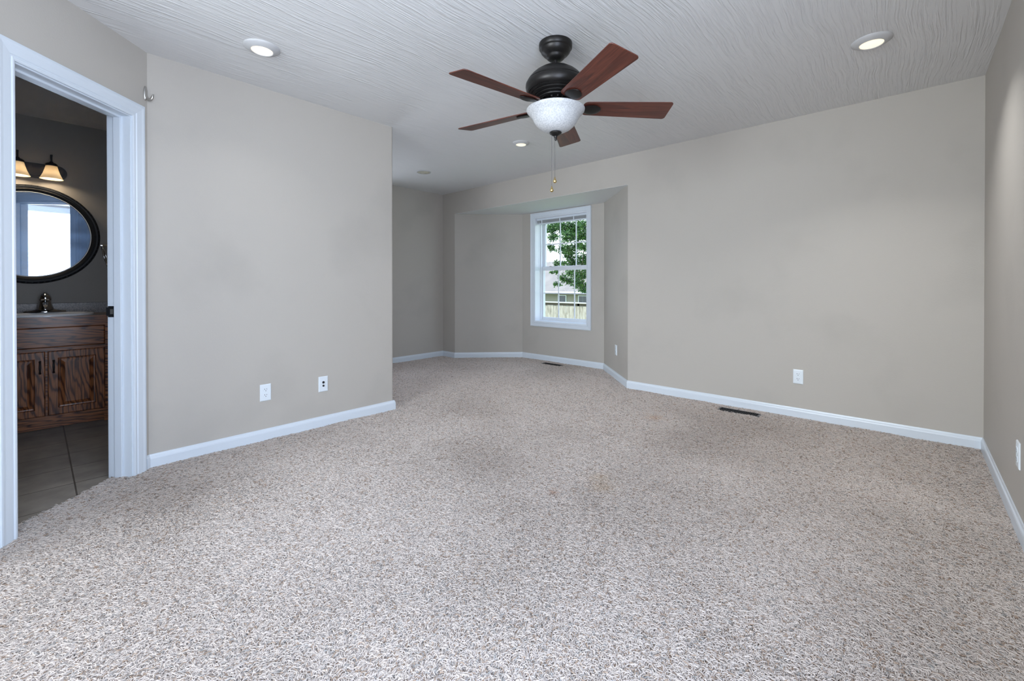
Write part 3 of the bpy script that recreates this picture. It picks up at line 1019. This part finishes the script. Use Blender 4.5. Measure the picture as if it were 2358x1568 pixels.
# countertop with an oval hole, backsplash
ct_ = thing('countertop', 'speckled grey countertop with backsplash on the oak vanity', 'countertop', (-5.02, VC, 0.806))
SXc, SYc, SA, SBb = -4.985, VC, 0.188, 0.235
cx0, cx1, cy0, cy1 = XE + .001, VX + .022, vy0 - .012, vy1 + .040
N = 64
el, rc = [], []
for i in range(N):
    a = 2 * math.pi * i / N
    ca, sa = math.cos(a), math.sin(a)
    el.append((SXc + SA * ca, SYc + SBb * sa))
    t = min([((cx1 if ca > 0 else cx0) - SXc) / ca if abs(ca) > 1e-9 else 9, ((cy1 if sa > 0 else cy0) - SYc) / sa if abs(sa) > 1e-9 else 9])
    rc.append((SXc + t * ca, SYc + t * sa))
rings = [[(x, y, 0.840) for x, y in el], [(x, y, 0.840) for x, y in rc], [(x, y, 0.806) for x, y in rc], [(x, y, 0.806) for x, y in el]]
rings.append(rings[0])
MB().rings(rings, cap=False).build('slab', M_counter, ct_)
eb = MB().box((cx1, cy0, 0.806), (cx1 + .004, cy1, 0.8405)).build('edge_band', M_oakh, ct_)
eb['label'] = 'wood-toned front edge'
MB().box((cx0, cy0, 0.840), (cx0 + .018, cy1, 0.928)).box((cx0 + .018, cy1 - .016, 0.840), (cx1 - .03, cy1, 0.928)).build('backsplash', M_counter, ct_, bevel=0.002)
sk = thing('sink', 'white oval drop-in sink in the vanity countertop', 'sink', (SXc, SYc, 0.84))
MB().lathe([(1.16, 0.0005), (1.155, 0.014), (1.12, 0.018), (1.0, 0.018), (0.96, 0.012), (0.93, 0.0), (0.9, -0.03), (0.8, -0.09), (0.55, -0.135), (0.12, -0.15), (0, -0.15)], 56, (SXc, SYc, 0.840), SA, SBb).build('basin', M_china, sk, smooth=60)
MB().lathe([(0.022, 0), (0.022, .003), (0.012, .004), (0, .002)], 24, (SXc, SYc, 0.692)).build('drain', M_chrome, sk, smooth=40)
fc = thing('faucet', 'chrome single-handle faucet behind the white sink', 'faucet', (-5.172, VC, 0.8588))
fx, fy, fz = -5.172, VC, 0.8588
rings = []
for y, hw, hz in ((-.118, .010, .007), (-.114, .015, .014), (-.085, .019, .017), (-.055, .023, .024), (-.036, .028, .036), (0, .031, .042), (.036, .028, .036), (.055, .023, .024), (.085, .019, .017), (.114, .015, .014), (.118, .010, .007)):
    rings.append([(fx + hw * math.cos(t), fy + y, fz + max(0, hz * math.sin(t))) for t in np.linspace(0, math.pi, 9)])
MB().rings(rings).build('base', M_chrome, fc, smooth=60)
MB().lathe([(0.048, 0.02), (0.044, 0.045), (0.040, 0.07), (0.036, 0.088), (0, 0.09)], 28, (fx, fy, fz)).build('body', M_chrome, fc, smooth=50)
MB().tube([(fx + .015, fy, fz + .055), (fx + .06, fy, fz + .072), (fx + .10, fy, fz + .070), (fx + .125, fy, fz + .055)], [.020, .017, .015, .012], 14).build('spout', M_chrome, fc, smooth=60)
MB().lathe([(0.020, 0.088), (0.034, 0.097), (0.038, 0.110), (0.033, 0.130), (0.020, 0.146), (0.012, 0.150), (0.010, 0.158), (0.0, 0.160)], 28, (fx, fy, fz)).build('handle', M_chrome, fc, smooth=60)

# round mirror
mY, mZ = -0.016, 1.487
mi = thing('wall_mirror', 'round mirror in a thick black frame over the vanity', 'mirror', (XE, mY, mZ))
mM = Matrix.Translation((XE, mY, mZ)) @ Matrix.Rotation(R(90), 4, 'Y')
mf = MB().lathe([(0.397, 0.001), (0.399, 0.010), (0.394, 0.024), (0.384, 0.031), (0.374, 0.030), (0.371, 0.026), (0.362, 0.028), (0.356, 0.024), (0.350, 0.020), (0.344, 0.015), (0.341, 0.012), (0.341, 0.001)], 96, M=mM)
for k in range(72):
    a = 2 * math.pi * k / 72
    mf.lathe([(0, .006), (.005, .003), (.0055, 0), (.004, -.003)], 6, M=mM @ Matrix.Translation((0.391 * math.cos(a), 0.391 * math.sin(a), 0.027)))
mf.build('frame', M_mframe, mi, smooth=40)
MB().lathe([(0.3435, 0.0145), (0.3425, 0.0150), (0.3395, 0.0142), (0.3395, 0.011)], 96, M=mM).build('bevel_highlight_ring', M_edge_hilite, mi)  # thin pale ring painted as the bevel's highlight
MB().lathe([(0.342, 0.002), (0.342, 0.0105), (0.336, 0.012), (0, 0.012)], 96, M=mM).build('glass', M_mirror, mi)

# vanity light
vl = thing('vanity_light', 'two-lamp black vanity light with cream glass shades above the mirror', 'wall light', (XE, 0.002, 2.005))
st_ = [(0.06 * math.cos(a) * 1.0 + (0.122 if math.cos(a) >= 0 else -0.122), 0.06 * math.sin(a)) for a in np.linspace(-math.pi / 2, 3 * math.pi / 2, 41)[:-1]]
Mp = Matrix.Translation((XE, 0.002, 2.005)) @ Matrix(((0, 0, 1, 0), (1, 0, 0, 0), (0, 1, 0, 0), (0, 0, 0, 1)))
vlb = MB().prism(st_, 0.001, 0.016, Mp)
vlb.prism([(x * 0.93, y * 0.82) for x, y in st_], 0.016, 0.026, Mp)
vlb.prism([(x * 0.84, y * 0.55) for x, y in st_], 0.026, 0.032, Mp)
vlb.build('back_plate', M_black, vl)
for y in (-0.088, 0.092):
    X = -5.165
    MB().tube([(XE + .02, y, 2.02), (XE + .06, y, 2.03), (X, y, 2.052)], 0.009, 10).build('arm', M_black, vl, smooth=60)
    sh_ = MB().lathe([(0.030, 2.042), (0.034, 2.036), (0.040, 2.010), (0.050, 1.975), (0.062, 1.946), (0.069, 1.934), (0.067, 1.934), (0.060, 1.948), (0.048, 1.976), (0.038, 2.010), (0.030, 2.036), (0.030, 2.042)], 40, (X, y, 0)).build('shade', M_shade, vl, smooth=60)
    sh_['label'] = 'glowing cream glass shade'
    MB().lathe([(0, 2.075), (0.010, 2.074), (0.012, 2.066), (0.026, 2.062), (0.036, 2.052), (0.037, 2.040), (0.030, 2.038), (0, 2.038)], 32, (X, y, 0)).build('cap', M_black, vl, smooth=40)
    MB().lathe([(0, 2.130), (0.006, 2.129), (0.0065, 2.120), (0.005, 2.116), (0.005, 2.07), (0, 2.07)], 16, (X, y, 0)).build('finial', M_black, vl, smooth=40)
    pl_ = bpy.data.lights.new('vanity_bulb', 'POINT')
    pl_.energy = 2.2
    pl_.shadow_soft_size = 0.02
    pl_.color = (1.0, 0.80, 0.56)
    po = bpy.data.objects.new('vanity_bulb', pl_)
    COL.objects.link(po)
    po.location = (X, y, 1.968)

# towel ring
tr = thing('towel_ring', 'chrome towel ring on the bathroom side wall right of the mirror', 'towel ring', (-5.10, 0.475, 1.41))
MB().lathe([(0.024, 0), (0.024, 0.006), (0.012, 0.012), (0.009, 0.088), (0.012, 0.092), (0.011, 0.103), (0, 0.105)], 24, M=Matrix.Translation((-5.10, 0.475, 1.413)) @ Matrix.Rotation(R(90), 4, 'X')).build('post', M_chrome, tr, smooth=40)
MB().tube([(-5.10 + 0.078 * math.sin(a), 0.380 + 0.040 * (1 - math.cos(a)) * 0.5, 1.318 + 0.088 * math.cos(a)) for a in np.linspace(0, 2 * math.pi, 41)], 0.0048, 10).build('ring', M_chrome, tr, smooth=60)

# ------------------------------------------------------------------ carpet
def inside(px, py, poly):
    res = np.zeros(px.shape, bool)
    n = len(poly)
    j = n - 1
    for i in range(n):
        xi, yi = poly[i]
        xj, yj = poly[j]
        c = ((yi > py) != (yj > py)) & (px < (xj - xi) * (py - yi) / (yj - yi + 1e-12) + xi)
        res ^= c
        j = i
    return res


def ti(p):
    return (p[0], p[1])


CARPET = FLOOR[:10] + [ti(Am(DS0 + .012, 0, 0)), ti(Am(DS0 + .012, -.097, 0)), ti(Am(DS1 - .012, -.097, 0)), ti(Am(DS1 - .012, 0, 0)), (EX, EY), (EX, YR)]
cbm = MB().prism(CARPET, -0.033, -0.020)
carpet = cbm.build('carpet', M_backing)
tag(carpet, 'beige shag carpet with tan and grey flecks covering the bedroom floor', 'carpet', kind='stuff')


def vnoise(x, y, s, seed):
    g_ = np.random.default_rng(seed).random((64, 64))
    u, v = x * s, y * s
    iu, iv = np.floor(u).astype(int), np.floor(v).astype(int)
    fu, fv = u - iu, v - iv
    fu, fv = fu * fu * (3 - 2 * fu), fv * fv * (3 - 2 * fv)
    q = lambda a, b_: g_[a % 64, b_ % 64]
    return (q(iu, iv) * (1 - fu) + q(iu + 1, iv) * fu) * (1 - fv) + (q(iu, iv + 1) * (1 - fu) + q(iu + 1, iv + 1) * fu) * fv


DENS = 96000
NT = int(DENS * (XD - XE) * (YG - YR))
x = rng.random(NT) * (XD - XE) + XE
y = rng.random(NT) * (YG - YR) + YR
k = inside(x, y, CARPET)
dist = np.hypot(x, y)
far = np.clip((dist - 2.2) / 1.8, 0, 1)
keep = np.where((y < -0.35), 0.14, 1 - 0.55 * far)
k &= rng.random(NT) < keep
for vx, vy in VENTS:
    k &= ~((abs(x - vx) < 0.166) & (abs(y - vy) < 0.056))
x, y, far = x[k], y[k], far[k]
n = len(x)
lean = vnoise(x, y, 1.1, 3) * 9.0 + vnoise(x, y, 4.5, 4) * 3.2
th = lean + rng.normal(0, 1.05, n)
L = rng.uniform(0.012, 0.024, n)
hgt = rng.uniform(-0.007, 0.004, n) + (vnoise(x, y, 7, 5) - 0.5) * 0.006
curl = rng.normal(0, 0.6, n)
P = np.zeros((n, 4, 3), np.float32)
for i, (a, zz, sd) in enumerate(((0, -0.023, 0), (0.18, -0.30, 0.1), (0.58, 0, 0.55), (1.0, -0.16, 1.0))):
    ta = th + curl * sd
    P[:, i, 0] = x + np.cos(ta) * L * a
    P[:, i, 1] = y + np.sin(ta) * L * a
    P[:, i, 2] = -0.023 if i == 0 else hgt + zz * 0.014
rad = rng.uniform(0.0009, 0.00135, n) * (1 + 0.5 * far)
cu = bpy.data.hair_curves.new('pile')
cu.add_curves([4] * n)
cu.attributes['position'].data.foreach_set('vector', P.reshape(-1))
ra = cu.attributes.get('radius') or cu.attributes.new('radius', 'FLOAT', 'POINT')
rr_ = (rad[:, None] * np.array([0.8, 1.0, 1.0, 0.55])[None, :]).astype(np.float32)
ra.data.foreach_set('value', rr_.reshape(-1))
base = np.array([0.69, 0.615, 0.565])
C = np.tile(base, (n, 1)) * rng.uniform(0.88, 1.08, (n, 1))
u = rng.random(n)
C[u < 0.09] = np.array([0.42, 0.32, 0.25]) * rng.uniform(0.8, 1.2, ((u < 0.09).sum(), 1))
gsel = (u > 0.09) & (u < 0.15)
C[gsel] = np.array([0.40, 0.385, 0.37]) * rng.uniform(0.8, 1.2, (gsel.sum(), 1))
# wear: soft dingy traffic patches and a few old spots
soil = np.clip((vnoise(x, y, 0.9, 8) * 0.6 + vnoise(x, y, 2.7, 9) * 0.4 - 0.45) * 2.2, 0, 1) * 0.16
for sx_, sy_, rr, am in ((-2.72, 0.50, 0.35, 0.22), (-1.95, 1.75, 0.40, 0.14), (-0.95, 3.35, 0.45, 0.12), (-2.95, 2.6, 0.5, 0.08)):
    soil += am * np.exp(-((x - sx_) ** 2 + (y - sy_) ** 2) / rr ** 2)
C *= (1 - np.clip(soil, 0, 0.45))[:, None] * np.array([1, 0.985, 0.97]) ** (soil[:, None] * 6)
for sx_, sy_, rr, am, tint in ((-1.29, 2.11, 0.055, 0.35, (0.86, 0.72, 0.50)), (-1.55, 3.36, 0.06, 0.45, (0.85, 0.62, 0.42)), (-1.37, 1.80, 0.025, 0.6, (0.75, 0.50, 0.36)), (-1.22, 2.02, 0.06, 0.4, (0.85, 0.72, 0.50))):
    g_ = am * np.exp(-((x - sx_) ** 2 + (y - sy_) ** 2) / rr ** 2)[:, None]
    C *= 1 - g_ * (1 - np.array(tint))
ca_ = cu.attributes.new('tint', 'FLOAT_COLOR', 'CURVE')
ca_.data.foreach_set('color', np.concatenate([C, np.ones((n, 1))], 1).astype(np.float32).reshape(-1))
mp_, nn, ll, bb = newmat('carpet_yarn')
at = nn.new('ShaderNodeAttribute')
at.attribute_name = 'tint'
ll.new(at.outputs['Color'], bb.inputs['Base Color'])
bb.inputs['Roughness'].default_value = 0.9
bb.inputs['Specular IOR Level'].default_value = 0.05
ytl = nn.new('ShaderNodeBsdfTranslucent')
ll.new(at.outputs['Color'], ytl.inputs[0])
ymx = nn.new('ShaderNodeMixShader')
ymx.inputs[0].default_value = 0.2
ll.new(bb.outputs[0], ymx.inputs[1])
ll.new(ytl.outputs[0], ymx.inputs[2])
ll.new(ymx.outputs[0], nn['Material Output'].inputs[0])
cu.materials.append(mp_)
pile = bpy.data.objects.new('pile', cu)
COL.objects.link(pile)
pile.parent = carpet
pile['kind'] = 'stuff'

# ------------------------------------------------------------------ outdoors, seen through the bay window
GZ = -1.40
M_grass = mat('lawn', (0.22, 0.33, 0.11), 0.9, mottle=(6, (0.14, 0.22, 0.07), 0.35, 0.6))
struct(MB().box((-45, 5.3, GZ - 0.1), (12, 45, GZ)).build('ground', M_grass), 'lawn outside the bay window', 'lawn')
fe = thing('fence', 'weathered pale board fence beyond the bay window', 'fence', (-9, 13, GZ))
M_fence = wood('fence_wood', (0.17, 0.15, 0.12), (0.34, 0.31, 0.26), (0.42, 0.39, 0.34), 2, scale=1.2, stretch=7, rough=0.9, coat=0)
fb = MB()
xx = -16.0
while xx < -2.0:
    wv = random.uniform(0.132, 0.142)
    zt = 0.315 + random.uniform(-0.012, 0.012)
    y_ = 13 + random.uniform(-0.006, 0.006)
    fb.box((xx, y_, GZ), (xx + wv, y_ + .018, zt))
    xx += wv + random.uniform(0.004, 0.012)
fb.build('boards', M_fence, fe)
MB().box((-16, 12.93, 0.405), (-2, 13.05, 0.445)).build('cap_rail', mat('cap_white', (0.42, 0.41, 0.39), 0.8, bump=(20, .002, .3)), fe)
MB().box((-16, 13.03, 0.30), (-2, 13.08, 0.40)).build('shadow_gap_strip', mat('shadow_gap', (0.10, 0.08, 0.06), 0.9, bump=(20, .002, .3)), fe)  # dark strip under the cap, shadow gap put into its colour
for k_ in range(7):
    px = -15.5 + k_ * 2.2
    MB().box((px, 13.03, GZ), (px + .09, 13.12, 0.40)).build('post', M_fence, fe)

ho = thing('neighbour_house', 'neighbouring house with pale shingle roof behind the fence', 'house', (-17, 26, GZ))
M_siding = mat('siding', (0.27, 0.245, 0.20), 0.8, bump=(3, .002, .3))
hw_ = MB().box((-27, 24.55, GZ - .3), (-8, 32.5, 0.52))
for i in range(15):
    z = GZ + i * 0.125
    hw_.add([(-27, 24.55, z), (-8, 24.55, z), (-8, 24.525, z), (-27, 24.525, z), (-27, 24.55, z + .125), (-8, 24.55, z + .125)], [(0, 1, 2, 3), (3, 2, 5, 4)])
hw_.build('siding_wall', M_siding, ho)
M_roof = mat('shingles', (0.22, 0.195, 0.175), 0.9, mottle=(1.3, (0.18, 0.16, 0.145), 0.35, 0.65))
MB().prism([(24.0, 0.60), (28.3, 2.95), (32.9, 0.60), (32.9, 0.52), (28.3, 2.86), (24.0, 0.52)], -28, -7.5, Matrix(((0, 0, 1, 0), (1, 0, 0, 0), (0, 1, 0, 0), (0, 0, 0, 1)))).build('roof', M_roof, ho)
MB().box((-28, 23.93, 0.47), (-7.5, 24.02, 0.61)).build('gutter', M_white, ho)
for wx in (-18.3, -16.6, -14.6, -12.2):
    f = MB().box((wx - .06, 24.49, -0.85), (wx + .66, 24.53, 0.36)).build('window', M_vinyl, ho)
    pa = MB()
    for i in range(2):
        for j in range(2):
            pa.box((wx + i * .31, 24.475, -0.80 + j * .57), (wx + .29 + i * .31, 24.495, -0.26 + j * .57))
    pa.build('pane', mat('dark_pane', (0.04, 0.05, 0.06), 0.1, bump=(3, .001, .1)), f)


def blob_tree(name, label, base, trunk_r, clusters, nleaf, cols):
    t = thing(name, label, 'tree', base)
    trk = MB()
    top = Vector(clusters[0][0])
    bs = Vector(base)
    trk.tube([bs, bs + Vector((0.05, 0.02, 1.6)), bs + Vector((0.0, 0.05, 3.6)), bs + Vector((-0.1, 0, 5.0))], [trunk_r, trunk_r * .8, trunk_r * .6, trunk_r * .3], 12)
    trk.build('trunk', mat('bark', (0.10, 0.075, 0.055), 0.95, bump=(25, .01, .6)), t, smooth=60)
    br = MB()
    lf = MB()
    prs = np.random.default_rng(5)
    tot = sum(c[1] ** 2 for c in clusters)
    for (c, rad_) in clusters:
        c = Vector(c)
        nxt = [Vector(k_[0]) for k_ in clusters if Vector(k_[0]).x > c.x + 0.08]
        s0 = min(nxt, key=lambda v: (v - c).length) if nxt else bs + Vector((0, 0, 3.0))
        mid = (s0 + c) / 2 + Vector((prs.normal() * .05, prs.normal() * .05, prs.normal() * .06))
        br.tube([s0, mid, c], [.007, .005, .003], 5)
        for _ in range(int(nleaf * rad_ ** 2 * (5.0 if rad_ < 0.2 else 1.0) / tot)):
            d = prs.normal(0, 0.62, 3) * np.array([1.15, 1.0, 0.8])
            q_ = Vector(d * rad_) + c
            s_ = prs.uniform(0.016, 0.033)
            nrm = Vector(prs.normal(0, 1, 3)) + Vector((0, 0, 1.2))
            nrm.normalize()
            a = nrm.orthogonal().normalized()
            a = Matrix.Rotation(prs.random() * 6.28, 3, nrm) @ a
            b_ = nrm.cross(a)
            pts = [q_ - a * s_, q_ + b_ * s_ * .75 - a * s_ * .2 + nrm * s_ * .15, q_ + b_ * s_ * .35 + a * s_ * .5, q_ + a * s_ * 1.15 - nrm * s_ * .2, q_ - b_ * s_ * .35 + a * s_ * .5, q_ - b_ * s_ * .75 - a * s_ * .2 + nrm * s_ * .15]
            lf.add(pts, [(0, 1, 2, 3), (0, 3, 4, 5)])
    br.build('branches', bpy.data.materials['bark'], t)
    m, n_, l_, b = newmat('leaf_green')
    ob = n_.new('ShaderNodeTexCoord')
    nz = n_.new('ShaderNodeTexNoise')
    nz.inputs['Scale'].default_value = 14
    l_.new(ob.outputs['Object'], nz.inputs['Vector'])
    rp_ = n_.new('ShaderNodeValToRGB')
    rp_.color_ramp.elements[0].position, rp_.color_ramp.elements[0].color = 0.35, (*cols[0], 1)
    rp_.color_ramp.elements[1].position, rp_.color_ramp.elements[1].color = 0.65, (*cols[1], 1)
    l_.new(nz.outputs[0], rp_.inputs[0])
    l_.new(rp_.outputs[0], b.inputs['Base Color'])
    b.inputs['Roughness'].default_value = 0.5
    tl = n_.new('ShaderNodeBsdfTranslucent')
    l_.new(rp_.outputs[0], tl.inputs[0])
    mx = n_.new('ShaderNodeMixShader')
    mx.inputs[0].default_value = 0.35
    l_.new(b.outputs[0], mx.inputs[1])
    l_.new(tl.outputs[0], mx.inputs[2])
    l_.new(mx.outputs[0], n_['Material Output'].inputs[0])
    lf.build('foliage', m, t)


cl_ = [
    ((-6.9, 8.89, 2.51), 0.137),
    ((-6.89, 9.14, 2.6), 0.139),
    ((-6.56, 9.0, 2.56), 0.158),
    ((-6.47, 9.18, 2.5), 0.181),
    ((-6.21, 9.2, 2.57), 0.156),
    ((-5.75, 8.75, 2.46), 0.126),
    ((-6.24, 8.71, 2.24), 0.152),
    ((-6.44, 9.37, 2.36), 0.16),
    ((-5.92, 8.91, 2.24), 0.129),
    ((-6.82, 8.89, 2.3), 0.114),
    ((-7.32, 9.5, 2.05), 0.078),
    ((-7.05, 9.08, 2.09), 0.07),
    ((-6.83, 9.37, 2.01), 0.129),
    ((-6.4, 9.08, 1.97), 0.146),
    ((-6.25, 9.21, 2.06), 0.101),
    ((-5.82, 8.82, 1.97), 0.117),
    ((-6.55, 9.21, 1.8), 0.114),
    ((-6.51, 9.39, 1.7), 0.127),
    ((-6.05, 9.12, 1.74), 0.121),
    ((-6.11, 9.29, 1.61), 0.112),
    ((-6.97, 9.24, 1.63), 0.082),
    ((-6.38, 8.75, 1.6), 0.057),
    ((-6.56, 9.31, 1.58), 0.083),
    ((-7.06, 9.17, 1.4), 0.047),
    ((-6.73, 8.94, 1.4), 0.054),
    ((-6.15, 8.72, 1.37), 0.09),
    ((-6.4, 9.39, 1.33), 0.142),
    ((-5.97, 9.08, 1.32), 0.12),
    ((-6.82, 9.28, 1.25), 0.084),
    ((-6.8, 9.4, 1.19), 0.052),
    ((-7.03, 9.27, 1.09), 0.061),
    ((-6.67, 9.44, 1.16), 0.098),
    ((-6.14, 9.02, 1.12), 0.114),
    ((-6.2, 9.34, 1.02), 0.117),
    ((-5.97, 9.06, 0.93), 0.074),
    ((-7.05, 9.45, 1.07), 0.048),
    ((-4.6, 9.0, 2.6), 0.45),
    ((-4.3, 9.3, 1.9), 0.5),
    ((-4.9, 9.2, 3.3), 0.5),
    ((-5.6, 9.3, 3.5), 0.45),
    ((-4.2, 9.0, 3.3), 0.6),
    ((-3.6, 9.2, 2.6), 0.6),
    ((-3.5, 9.4, 3.6), 0.6),
    ((-4.3, 9.2, 4.2), 0.6),
    ((-5.2, 9.6, 4.2), 0.5),
    ((-6.2, 9.4, 3.6), 0.4),
    ((-3.2, 8.8, 1.9), 0.45),
    ((-4.5, 8.7, 1.4), 0.35),
]
blob_tree('maple_tree', 'leafy green maple outside the bay window in front of the house', (-4.3, 9.1, GZ), 0.14, cl_, 17500, ((0.018, 0.058, 0.026), (0.095, 0.205, 0.042)))
